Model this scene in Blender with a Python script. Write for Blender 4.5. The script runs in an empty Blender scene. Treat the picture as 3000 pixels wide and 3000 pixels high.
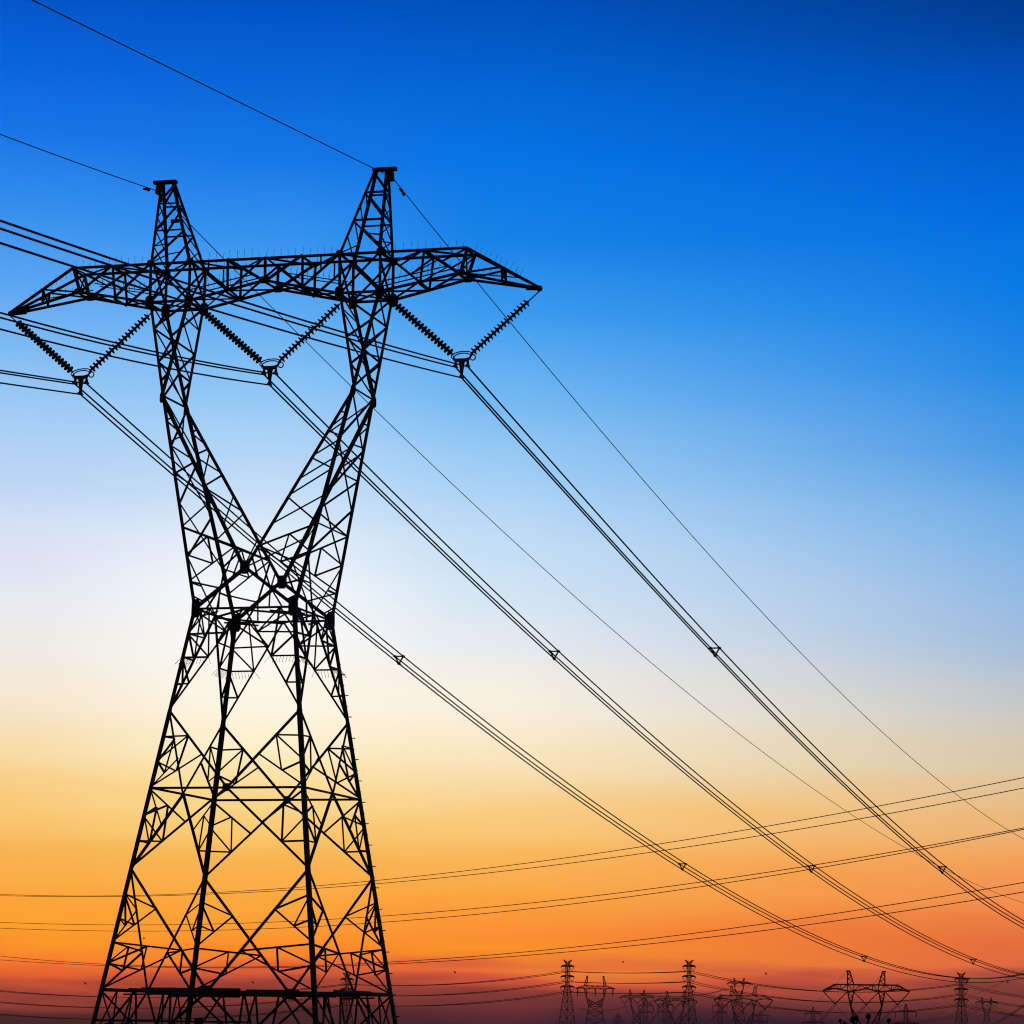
import bpy, math, random
from mathutils import Vector, Matrix
random.seed(7)
scene = bpy.context.scene
HAZE = 0.75e-4               # haze density per metre
K = 0.78                      # metres per survey unit (all lengths below are in survey units)
V = Vector

# ------------------------------------------------------------------ camera
FPX, PITCH, YAW, ROLL = 9440.7, 0.156893, -0.269755, 0.013925     # focal length for a 3000 px frame
EYE = V((49.947, -138.076, -1.129))
F0 = V((math.sin(YAW) * math.cos(PITCH), math.cos(YAW) * math.cos(PITCH), math.sin(PITCH)))
R0 = V((math.cos(YAW), -math.sin(YAW), 0))
U0 = R0.cross(F0)
CR = R0 * math.cos(ROLL) + U0 * math.sin(ROLL)
CU = U0 * math.cos(ROLL) - R0 * math.sin(ROLL)
cam_data = bpy.data.cameras.new('camera')
cam = bpy.data.objects.new('camera', cam_data)
scene.collection.objects.link(cam)
M = Matrix((CR, CU, -F0)).transposed().to_4x4()
M.translation = EYE * K
cam.matrix_world = M
cam_data.sensor_width = 36
cam_data.lens = FPX / 3000 * 36
cam_data.clip_start = 0.5
cam_data.clip_end = 30000
scene.camera = cam

def ray(px, py):
    return F0 + CR * ((px - 1500) / FPX) + CU * ((1500 - py) / FPX)
def at(px, py, d):
    """point d units away (in plan) along the line of sight through a spot of the photo"""
    r = ray(px, py)
    return EYE + r * (d / math.hypot(r.x, r.y))

# ------------------------------------------------------------------ world: dusk sky
def lin(c):
    return tuple((v / 255 / 12.92) if v / 255 <= 0.04045 else ((v / 255 + 0.055) / 1.055) ** 2.4 for v in c) + (1,)
def elev(px, py):
    r = ray(px, py).normalized()
    return math.degrees(math.asin(r.z))
SKY = {
 0: [(0,(2,86,203)), (120,(6,101,218)), (250,(22,118,231)), (400,(52,144,239)), (520,(87,164,243)), (650,(126,187,244)), (780,(162,205,247)), (900,(190,214,247)), (980,(212,225,248)), (1050,(222,228,246)), (1130,(234,235,242)), (1207,(240,236,232)), (1318,(249,233,212)), (1416,(251,222,168)), (1510,(253,204,121)), (1600,(253,184,87)), (1700,(259,169,54)), (1760,(261,163,39)), (1805,(262,137,42)), (1840,(251,103,49)), (1870,(164,62,54)), (1900,(58,22,32)), (1931,(40,14,34))],
 1: [(0,(0,82,198)), (150,(5,102,216)), (300,(20,120,231)), (450,(52,147,240)), (600,(98,175,244)), (720,(138,196,247)), (830,(172,212,248)), (930,(200,224,249)), (1020,(228,239,250)), (1100,(246,249,252)), (1214,(254,252,248)), (1328,(256,248,229)), (1407,(256,242,202)), (1486,(254,225,157)), (1549,(254,205,114)), (1620,(254,185,83)), (1720,(259,169,59)), (1780,(262,155,44)), (1815,(262,140,41)), (1845,(226,91,56)), (1870,(145,55,52)), (1900,(60,22,34)), (1931,(38,14,36))],
 2: [(0,(0,80,190)), (150,(1,99,210)), (300,(3,117,227)), (450,(20,130,232)), (600,(60,157,240)), (750,(115,185,244)), (900,(163,208,247)), (1000,(190,220,248)), (1110,(212,230,247)), (1219,(231,236,243)), (1321,(251,242,226)), (1408,(254,235,201)), (1486,(253,220,164)), (1543,(254,205,125)), (1609,(254,188,95)), (1700,(256,171,66)), (1770,(262,146,51)), (1812,(262,153,35)), (1838,(234,92,64)), (1862,(148,60,53)), (1890,(118,46,52)), (1931,(13,13,48))],
 3: [(0,(0,60,145)), (60,(0,66,160)), (150,(0,80,188)), (270,(0,93,208)), (400,(0,109,221)), (550,(8,124,229)), (700,(35,138,230)), (850,(76,156,230)), (1000,(123,179,232)), (1128,(150,188,229)), (1243,(172,194,219)), (1344,(205,204,197)), (1446,(222,203,169)), (1528,(238,189,129)), (1609,(247,167,94)), (1700,(250,147,80)), (1780,(237,112,60)), (1830,(235,108,70)), (1870,(142,65,56)), (1900,(67,31,43)), (1931,(48,17,38))],
}
world = bpy.data.worlds.new('World')
scene.world = world
world.use_nodes = True
nt = world.node_tree
nt.nodes.clear()
def node(t, **kw):
    n = nt.nodes.new(t)
    for k, v in kw.items():
        setattr(n, k, v)
    return n
def math_(op, a, b=None, c=None, clamp=False):
    n = node('ShaderNodeMath', operation=op, use_clamp=clamp)
    for i, v in enumerate((a, b, c)):
        if v is None: continue
        if isinstance(v, (int, float)): n.inputs[i].default_value = v
        else: nt.links.new(v, n.inputs[i])
    return n.outputs[0]
tc = node('ShaderNodeTexCoord')
D = tc.outputs['Generated']
def dot(vec):
    n = node('ShaderNodeVectorMath', operation='DOT_PRODUCT')
    nt.links.new(D, n.inputs[0]); n.inputs[1].default_value = vec
    return n.outputs['Value']
fwd = dot((math.sin(YAW), math.cos(YAW), 0)); rgt = dot((math.cos(YAW), -math.sin(YAW), 0))
azi = math_('MULTIPLY', math_('ARCTAN2', rgt, fwd), 57.29578)          # degrees right of the view axis
elv = math_('MULTIPLY', math_('ARCSINE', dot((0, 0, 1))), 57.29578)
# faint stratification of the air: wide, thin layers
mp = node('ShaderNodeMapping'); nt.links.new(D, mp.inputs['Vector']); mp.inputs['Scale'].default_value = (5, 5, 55)
nz = node('ShaderNodeTexNoise'); nt.links.new(mp.outputs[0], nz.inputs['Vector']); nz.inputs['Scale'].default_value = 1.4
nz.inputs['Detail'].default_value = 4
wob = math_('MULTIPLY', math_('SUBTRACT', nz.outputs['Fac'], 0.5), math_('MULTIPLY', math_('MAXIMUM', math_('MULTIPLY_ADD', elv, -1 / 11.0, 1.15, True), 0.12), 1.3))
pos = math_('MULTIPLY', math_('ADD', math_('ADD', elv, wob), 2.0), 1 / 24.0)
cols = []
for k, px in ((0, 0), (1, 760), (2, 1500), (3, 3000)):
    r = node('ShaderNodeValToRGB'); cr = r.color_ramp
    stops = sorted(((elev(px, y * 3000 / 1932) + 2.0) / 24.0, c) for y, c in SKY[k])
    stops = [(0.0, tuple(v * 0.75 for v in stops[0][1]))] + stops
    while len(cr.elements) < len(stops): cr.elements.new(0.5)
    for e, (p, c) in zip(cr.elements, stops): e.position = max(0, min(1, p))
    for e, (p, c) in zip(cr.elements, stops): e.color = lin(c)
    nt.links.new(pos, r.inputs['Fac']); cols.append(r.outputs['Color'])
def mix(fac, a, b):
    n = node('ShaderNodeMix', data_type='RGBA')
    nt.links.new(fac, n.inputs['Factor']) if not isinstance(fac, float) else setattr(n.inputs['Factor'], 'default_value', fac)
    for v, i in ((a, 6), (b, 7)):
        if isinstance(v, tuple): n.inputs[i].default_value = v
        else: nt.links.new(v, n.inputs[i])
    return n.outputs[2]
def smooth(x):
    n = node('ShaderNodeMapRange', interpolation_type='SMOOTHSTEP'); nt.links.new(x, n.inputs[0]); return n.outputs[0]
A1 = -4.48
c01 = mix(smooth(math_('MULTIPLY_ADD', azi, 1 / (A1 + 9.03), 9.03 / (A1 + 9.03), True)), cols[0], cols[1])
c02 = mix(smooth(math_('MULTIPLY_ADD', azi, -1 / A1, 1.0, True)), c01, cols[2])
c12 = mix(math_('MULTIPLY', azi, 1 / 9.03, None, True), c02, cols[3])
# the sky away from the sunset: dim dusk blue
away = math_('MULTIPLY_ADD', math_('ABSOLUTE', math_('ADD', azi, 6.0)), 1 / 70.0, -35 / 70.0, True)
high = math_('MULTIPLY_ADD', elv, 1 / 40.0, -20 / 40.0, True)
dark = math_('MAXIMUM', away, high)
colour = mix(dark, c12, (0.016, 0.02, 0.034, 1))
bg = node('ShaderNodeBackground'); out = node('ShaderNodeOutputWorld')
nt.links.new(colour, bg.inputs['Color']); bg.inputs['Strength'].default_value = 1.0
nt.links.new(bg.outputs[0], out.inputs['Surface'])

# ------------------------------------------------------------------ sun, almost on the horizon behind the tower
sun_d = bpy.data.lights.new('sun', 'SUN'); sun_d.energy = 0.08; sun_d.angle = math.radians(0.6); sun_d.color = (1.0, 0.6, 0.3)
sun = bpy.data.objects.new('sun', sun_d); scene.collection.objects.link(sun)
saz, sel = YAW + math.radians(-16), math.radians(1.5)
sun.rotation_euler = V((math.sin(saz) * math.cos(sel), math.cos(saz) * math.cos(sel), math.sin(sel))).to_track_quat('Z', 'Y').to_euler()

scene.view_settings.view_transform = 'Standard'
scene.view_settings.look = 'None'
scene.view_settings.exposure = 0
scene.view_settings.gamma = 1
scene.render.engine = 'CYCLES'
scene.cycles.max_bounces = 4
scene.cycles.volume_bounces = 0
scene.cycles.filter_width = 1.1

# ------------------------------------------------------------------ materials
def material(name, col, rough=0.6, metal=0.0, noise=None):
    m = bpy.data.materials.new(name); m.use_nodes = True
    t = m.node_tree; b = t.nodes['Principled BSDF']
    b.inputs['Roughness'].default_value = rough; b.inputs['Metallic'].default_value = metal
    if noise:
        sc, amt = noise
        o = t.nodes.new('ShaderNodeTexCoord'); n = t.nodes.new('ShaderNodeTexNoise'); r = t.nodes.new('ShaderNodeValToRGB')
        n.inputs['Scale'].default_value = sc; n.inputs['Detail'].default_value = 6
        t.links.new(o.outputs['Object'], n.inputs['Vector']); t.links.new(n.outputs['Fac'], r.inputs['Fac'])
        r.color_ramp.elements[0].position = 0.3; r.color_ramp.elements[1].position = 0.7
        r.color_ramp.elements[0].color = tuple(v * (1 - amt) for v in col) + (1,)
        r.color_ramp.elements[1].color = tuple(min(1, v * (1 + amt)) for v in col) + (1,)
        t.links.new(r.outputs[0], b.inputs['Base Color'])
    else:
        b.inputs['Base Color'].default_value = tuple(col) + (1,)
    b.inputs['Specular IOR Level'].default_value = 0.2
    return m
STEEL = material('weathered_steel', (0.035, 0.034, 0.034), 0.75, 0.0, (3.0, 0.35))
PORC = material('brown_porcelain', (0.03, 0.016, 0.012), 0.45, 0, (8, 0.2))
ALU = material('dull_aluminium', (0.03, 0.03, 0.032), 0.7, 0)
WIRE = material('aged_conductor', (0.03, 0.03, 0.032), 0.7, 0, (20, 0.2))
SIGN = material('number_plate', (0.04, 0.04, 0.035), 0.6, 0, (6, 0.3))
GROUND = material('dry_grass_earth', (0.06, 0.045, 0.025), 0.95, 0, (0.06, 0.5))
PLANT = material('dry_stalk', (0.02, 0.016, 0.008), 0.9, 0, (9, 0.4))
FEATHER = material('dark_feathers', (0.012, 0.011, 0.01), 0.8, 0, (20, 0.3))

# ------------------------------------------------------------------ mesh builder
class MB:
    def __init__(s): s.v, s.f = [], []
    def ang(s, p, q, w, n, side=1, shift=0.0):
        """steel angle section from p to q: one leg in the plane square to n, the other standing inwards"""
        p, q, n = V(p), V(q), V(n)
        d = (q - p)
        if d.length < 1e-6: return
        d.normalize(); n = (n - d * n.dot(d)); n.normalize()
        e = n.cross(d) * side; t = w * 0.13; o = n * shift
        prof = [(-w / 2, 0), (w / 2, 0), (w / 2, -w), (w / 2 - t, -w), (w / 2 - t, -t), (-w / 2, -t)]
        b = len(s.v)
        for c in (p, q):
            for x, y in prof: s.v.append(c + o + e * x + n * y)
        for i in range(6): s.f.append((b + i, b + (i + 1) % 6, b + 6 + (i + 1) % 6, b + 6 + i))
        s.f += [(b + 0, b + 5, b + 4, b + 1), (b + 1, b + 4, b + 3, b + 2), (b + 6, b + 7, b + 10, b + 11), (b + 7, b + 8, b + 9, b + 10)]
    def corner(s, p, q, w, a, c):
        """leg angle with its heel on the line p-q and its flanges along a and c"""
        p, q, a, c = V(p), V(q), V(a), V(c); d = (q - p).normalized()
        a = (a - d * a.dot(d)).normalized(); c = (c - d * c.dot(d)).normalized(); t = w * 0.14
        prof = [(0, 0), (w, 0), (w, t), (t, t), (t, w), (0, w)]
        b = len(s.v)
        for o in (p, q):
            for x, y in prof: s.v.append(o + a * (x - w * .2) + c * (y - w * .2))
        for i in range(6): s.f.append((b + i, b + (i + 1) % 6, b + 6 + (i + 1) % 6, b + 6 + i))
        s.f += [(b, b + 3, b + 2, b + 1), (b, b + 5, b + 4, b + 3), (b + 6, b + 7, b + 8, b + 9), (b + 6, b + 9, b + 10, b + 11)]
    def box(s, p, q, w, h, up=(0, 0, 1)):
        p, q = V(p), V(q); d = (q - p).normalized(); e = d.cross(V(up))
        if e.length < 1e-4: e = d.cross(V((1, 0, 0)))
        e.normalize(); g = e.cross(d); b = len(s.v)
        for c in (p, q):
            for x, y in ((-1, -1), (1, -1), (1, 1), (-1, 1)): s.v.append(c + e * (x * w / 2) + g * (y * h / 2))
        s.f += [(b, b + 1, b + 5, b + 4), (b + 1, b + 2, b + 6, b + 5), (b + 2, b + 3, b + 7, b + 6), (b + 3, b, b + 4, b + 7), (b + 3, b + 2, b + 1, b), (b + 4, b + 5, b + 6, b + 7)]
    def tube(s, pts, r, n=5, closed=False):
        pts = [V(p) for p in pts]; m = len(pts); b = len(s.v); prev = None
        for i, p in enumerate(pts):
            if closed: d = pts[(i + 1) % m] - pts[i - 1]
            else: d = pts[min(i + 1, m - 1)] - pts[max(i - 1, 0)]
            d.normalize()
            e = (prev - d * prev.dot(d)) if prev else d.orthogonal()
            e.normalize(); prev = e; g = d.cross(e)
            rr = r[i] if isinstance(r, (list, tuple)) else r
            for k in range(n):
                a = 2 * math.pi * k / n; s.v.append(p + e * (rr * math.cos(a)) + g * (rr * math.sin(a)))
        for i in range(m if closed else m - 1):
            j = (i + 1) % m
            for k in range(n): s.f.append((b + i * n + k, b + i * n + (k + 1) % n, b + j * n + (k + 1) % n, b + j * n + k))
        if not closed:
            s.f.append(tuple(b + k for k in reversed(range(n)))); s.f.append(tuple(b + (m - 1) * n + k for k in range(n)))
    def plate(s, c, n, outline, t):
        """flat plate: outline in (e, g) axes of the plane with normal n (e horizontal)"""
        c, n = V(c), V(n).normalized(); e = V((0, 0, 1)).cross(n)
        if e.length < 1e-4: e = V((1, 0, 0))
        e.normalize(); g = n.cross(e); b = len(s.v); m = len(outline)
        for o in (n * (t / 2), n * (-t / 2)):
            for x, y in outline: s.v.append(c + o + e * x + g * y)
        s.f.append(tuple(b + i for i in range(m))); s.f.append(tuple(b + m + i for i in reversed(range(m))))
        for i in range(m): s.f.append((b + i, b + m + i, b + m + (i + 1) % m, b + (i + 1) % m))
    def lathe(s, prof, c, axis, n=12):
        axis = V(axis).normalized(); e = axis.orthogonal().normalized(); g = axis.cross(e); b = len(s.v); c = V(c)
        for r, h in prof:
            for k in range(n):
                a = 2 * math.pi * k / n; s.v.append(c + axis * h + e * (r * math.cos(a)) + g * (r * math.sin(a)))
        for i in range(len(prof) - 1):
            for k in range(n): s.f.append((b + i * n + k, b + i * n + (k + 1) % n, b + (i + 1) * n + (k + 1) % n, b + (i + 1) * n + k))
        s.f.append(tuple(b + k for k in reversed(range(n)))); s.f.append(tuple(b + (len(prof) - 1) * n + k for k in range(n)))
    def build(s, name, mat, parent=None, origin=None):
        """one mesh object; vertices are given in the frame of the thing (or of the world)"""
        o0 = V(origin) if origin is not None else V((0, 0, 0))
        me = bpy.data.meshes.new(name); me.from_pydata([(v - o0) * K for v in s.v], [], s.f); me.update()
        me.materials.append(mat)
        o = bpy.data.objects.new(name, me); scene.collection.objects.link(o); o.location = o0 * K
        if parent: o.parent = parent
        return o
def tag(o, label=None, cat=None, group=None, kind=None):
    for k, v in (('label', label), ('category', cat), ('group', group), ('kind', kind)):
        if v: o[k] = v
    return o
def empty(name, loc, label, cat, group=None, rz=0.0):
    o = bpy.data.objects.new(name, None); scene.collection.objects.link(o)
    o.location = V(loc) * K; o.rotation_euler = (0, 0, rz); o.empty_display_size = 0.5
    return tag(o, label, cat, group)
def L(a, b, t): return V(a) + (V(b) - V(a)) * t
def jit(): return random.uniform(-0.012, 0.012)

# ------------------------------------------------------------------ ground
def gz(x, y):
    d = math.hypot(x - EYE.x, y - EYE.y)
    near = math.exp(-((d / 75.0) ** 2)) * 2.3                       # the knoll the photographer stands on
    t = max(0, min(1, (d - 180) / 320)); t = t * t * (3 - 2 * t)
    und = 0.5 * math.sin(x * 0.013 + 1.0) * math.sin(y * 0.011) * t
    return -5.2 + near - 6.8 * t + und - 0.0045 * max(0, d - 3600)
g = MB(); rings = [0, 15, 30, 50, 75, 100, 130, 165, 200, 250, 310, 380, 470, 600, 800, 1050, 1400, 1900, 2600, 3600, 5200]
NS = 72
g.v.append(V((EYE.x, EYE.y, gz(EYE.x, EYE.y))))
for r in rings[1:]:
    for k in range(NS):
        a = 2 * math.pi * k / NS; x, y = EYE.x + r * math.cos(a), EYE.y + r * math.sin(a); g.v.append(V((x, y, gz(x, y))))
for k in range(NS): g.f.append((0, 1 + k, 1 + (k + 1) % NS))
for i in range(len(rings) - 2):
    for k in range(NS):
        a, b = 1 + i * NS, 1 + (i + 1) * NS; g.f.append((a + k, b + k, b + (k + 1) % NS, a + (k + 1) % NS))
tag(g.build('ground', GROUND), 'dark dry grassland below the towers', 'ground', kind='structure')

# ------------------------------------------------------------------ evening haze lying over the plain
hz = MB(); hb, ht, hr = -22.0, 44.0, 5300.0
for z in (hb, ht):
    for sx, sy in ((-1, -1), (1, -1), (1, 1), (-1, 1)): hz.v.append(V((EYE.x + sx * hr, EYE.y + sy * hr, z)))
hz.f = [(3, 2, 1, 0), (4, 5, 6, 7), (0, 1, 5, 4), (1, 2, 6, 5), (2, 3, 7, 6), (3, 0, 4, 7)]
hm = bpy.data.materials.new('evening_haze'); hm.use_nodes = True; ht_ = hm.node_tree; ht_.nodes.clear()
pv = ht_.nodes.new('ShaderNodeVolumePrincipled'); ho = ht_.nodes.new('ShaderNodeOutputMaterial')
pv.inputs['Density'].default_value = HAZE; pv.inputs['Color'].default_value = (0.56, 0.29, 0.17, 1); pv.inputs['Anisotropy'].default_value = 0.75
ht_.links.new(pv.outputs[0], ho.inputs['Volume'])
tag(hz.build('haze', hm), 'thin evening haze over the plain', 'haze', kind='stuff')

# ------------------------------------------------------------------ the near tower
H0, H0Y, HW, YW, ZW = 4.953, 5.489, 2.412, 2.645, 17.112
V1, V2, V3 = 0.313, 0.522, 0.727
ZC, YC, ZK, XK, YK = 18.961, 2.503, 27.213, 4.641, 1.514
ZB, XBO, XBI, YB = 31.781, 5.621, 3.686, 0.98
ZT, XTO, XTI, YT = 33.676, 5.618, 3.667, 1.022
XE, XEB, ZET, YET, ZEB, YEB, ZTIP, XTIP, ZM, YM = 9.665, 9.323, 33.68, 0.708, 32.522, 0.672, 31.79, 13.0, 32.566, 0.94
ZP, XPO, XPI, YP = 37.72, 5.6, 4.96, 0.13
VF = -5.3 / ZW
def tipx(s): return -13.12 if s < 0 else 12.96
tower = empty('lattice_tower', (0, 0, -5.3), 'large black lattice pylon with two peaks and a wide crossarm, closest to the viewer', 'pylon')
TO = V((0, 0, -5.3))
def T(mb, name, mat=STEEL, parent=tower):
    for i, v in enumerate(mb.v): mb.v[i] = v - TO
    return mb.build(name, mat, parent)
def leg(sx, sy, v):
    return V((sx * (H0 + (HW - H0) * v) - .13 + .2 * v, sy * (H0Y + (YW - H0Y) * v), v * ZW))
corners = [(-1, -1), (1, -1), (1, 1), (-1, 1)]
faces = [((-1, -1), (1, -1), (0, -1, 0.15)), ((1, -1), (1, 1), (1, 0, 0.15)), ((1, 1), (-1, 1), (0, 1, 0.15)), ((-1, 1), (-1, -1), (-1, 0, 0.15))]
for sx, sy in corners:
    m = MB()
    m.corner(leg(sx, sy, VF), leg(sx, sy, V3), 0.2, (-sx, 0, 0), (0, -sy, 0))
    m.corner(leg(sx, sy, V3), leg(sx, sy, 1), 0.175, (-sx, 0, 0), (0, -sy, 0))
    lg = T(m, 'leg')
    if (sx, sy) == (1, 1):
        for i in range(38):
            v = VF + 0.14 + i * 0.0285
            if v > 1: break
            p = leg(sx, sy, v); d = V((sx, 0.0, 0)) if i % 2 == 0 else V((0, sy, 0))
            m = MB(); m.tube([p - d * .05, p + d * 0.2], 0.024, 5); T(m, 'step_bolt', STEEL, lg)
W1, W2, W3, W4 = 0.135, 0.105, 0.076, 0.065
def kpanel(m, la, lb, n, vN, vM, pattern, wd):
    """K-brace: main diagonals from both legs at vN to the middle of the face at vM, with redundant members"""
    Mid = L(la(vM), lb(vM), 0.5)
    for leg_ in (la, lb):
        N = leg_(vN); lt = lambda t: leg_(vN + (vM - vN) * t); dg = lambda t: L(N, Mid, t)
        cor = lambda t: L(leg_(vM), Mid, t)
        m.ang(N, Mid, wd, n, 1, 0.01)
        for a, b in pattern(lt, dg, cor): m.ang(a, b, W3, n, random.choice((1, -1)), -0.03 + jit())
def pat_mid(lt, dg, cor):
    mm = L(dg(.57), lt(1), .5)
    return [(lt(.34), dg(.33)), (dg(.33), lt(.65)), (dg(.57), lt(.985)), (lt(.66), mm), (dg(.33), mm)]
def pat_low(lt, dg, cor):
    mb, mh, mc = L(dg(.335), lt(.6), .5), L(lt(.61), dg(.67), .5), L(lt(1), dg(.67), .5)
    return [(lt(.21), dg(.33)), (dg(.335), lt(.6)), (lt(.21), mb), (lt(.41), mb), (lt(.61), dg(.67)), (lt(.99), dg(.67)), (lt(.78), mh), (lt(.78), mc), (mh, mc)]
def pat_top(lt, dg, cor):
    return [(lt(.26), dg(.26)), (dg(.26), lt(.52)), (lt(.52), dg(.52)), (dg(.52), lt(.75)), (lt(.75), dg(.76)), (lt(.99), dg(.76)),
            (dg(.52), cor(.3)), (lt(.75), cor(.3)), (dg(.76), cor(.3))]
def pat_foot(lt, dg, cor):
    return [(lt(0.02), dg(.5)), (lt(.5), dg(.5)), (lt(.5), dg(.25)), (dg(.25), lt(.03)), (lt(.5), dg(.75)), (dg(.5), lt(.75))]
for ca, cb, n in faces:
    la = lambda v, c=ca: leg(c[0], c[1], v)
    lb = lambda v, c=cb: leg(c[0], c[1], v)
    m = MB()
    kpanel(m, la, lb, n, V1, 0.0, pat_low, W2)
    kpanel(m, la, lb, n, V1, V2, pat_mid, W2)
    kpanel(m, la, lb, n, V3, V2, pat_mid, W2 * .95)
    kpanel(m, la, lb, n, V3, 1.0, pat_top, W2 * .85)
    m.ang(la(V2), lb(V2), W2, n, 1, -0.05)
    m.ang(la(1), lb(1), W2, n, 1, -0.05)
    m.ang(la(0), lb(0), W1 * .8, n, 1, -0.05)
    # foot panel: diagonals from the middle of the belt to the feet
    Mid = L(la(0), lb(0), .5)
    for lg_ in (la, lb):
        dg = lambda t: L(Mid, lg_(VF), t); lt = lambda t: lg_(VF * t)
        m.ang(Mid, lg_(VF), W2, n, 1, 0.01)
        q = L(lg_(0), Mid, .33)
        for a, b in [(lt(0), dg(.42)), (lt(.32), L(lt(0), dg(.42), .62)), (q, dg(.52)), (q, lt(.5)), (dg(.42), lt(.62)), (lt(.62), dg(.7)), (L(lg_(0), Mid, .66), dg(.42)), (L(lg_(0), Mid, .66), dg(.28)), (dg(.28), lt(.36))]:
            m.ang(a, b, W3, n, 1, -0.03 + jit())
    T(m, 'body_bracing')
# horizontal diaphragms (waist and belt)
for v in (1.0, 0.0):
    m = MB()
    mids = [L(leg(*a, v), leg(*b, v), .5) for a, b, n in faces]
    for i in range(4): m.ang(mids[i], mids[(i + 1) % 4], W3 * 1.1, (0, 0, 1), 1, -0.06 + 0.02 * (i % 2))
    q = [L(leg(*a, v), leg(*b, v), .25) for a, b, n in faces] + [L(leg(*a, v), leg(*b, v), .75) for a, b, n in faces]
    for i in range(4): m.ang(q[i], q[4 + (i - 1) % 4], W3, (0, 0, 1), 1, -0.12)
    T(m, 'diaphragm')
# anti-climbing guard beams on the belt
for ca, cb, n in faces:
    a, b = leg(*ca, 0), leg(*cb, 0)
    nn = V((n[0], n[1], 0))
    for t0, t1, z in ((.2, .66, .08), (.69, .93, .04)):
        m = MB(); m.box(L(a, b, t0) + nn * .14 + V((0, 0, z)), L(a, b, t1) + nn * .14 + V((0, 0, z)), .11, .115); T(m, 'anti_climb_beam')
m = MB(); p = L(leg(-1, -1, -0.075), leg(1, -1, -0.075), .5) + V((0, -0.12, -0.02)); p.x = leg(-1, -1, -0.075).x + 4.95
m.plate(p, (0, -1, 0), [(-.19, -.15), (.19, -.15), (.19, .15), (-.19, .15)], .03)
m.ang(leg(-1, -1, -0.077), p + V((2.2, 0.1, 0)), W3, (0, -1, 0))
T(m, 'sign_plate', SIGN)
# gusset plates
def hexa(w, h): return [(-w * .5, -h * .32), (-w * .28, -h * .5), (w * .28, -h * .5), (w * .5, -h * .32), (w * .5, h * .32), (w * .28, h * .5), (-w * .28, h * .5), (-w * .5, h * .32)]
def gusset(p, n, w, h):
    m = MB(); m.plate(p, n, hexa(w, h), .03); T(m, 'gusset_plate')
for sx, sy in corners:
    gusset(leg(sx, sy, 1) + V((-sx * .1, sy * .03, 0)), (0, sy, .05), .4, .85)
    gusset(leg(sx, sy, 1) + V((sx * .03, -sy * .1, 0)), (sx, 0, .05), .4, .85)
for sy in (-1, 1):
    gusset(V((0, sy * (YC + .02), ZC)), (0, sy, .05), .46, .62)
    gusset(L(leg(-1, sy, V2), leg(1, sy, V2), .5) + V((0, sy * .05, 0)), (0, sy, .15), .36, .36)
    gusset(L(leg(-1, sy, 0), leg(1, sy, 0), .5) + V((0, sy * .05, 0)), (0, sy, .15), .5, .5)

def chain(m, pts, w, n, shift=0.0):
    for a, b in zip(pts[:-1], pts[1:]): m.ang(a, b, w, n, 1, shift + jit())
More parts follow.
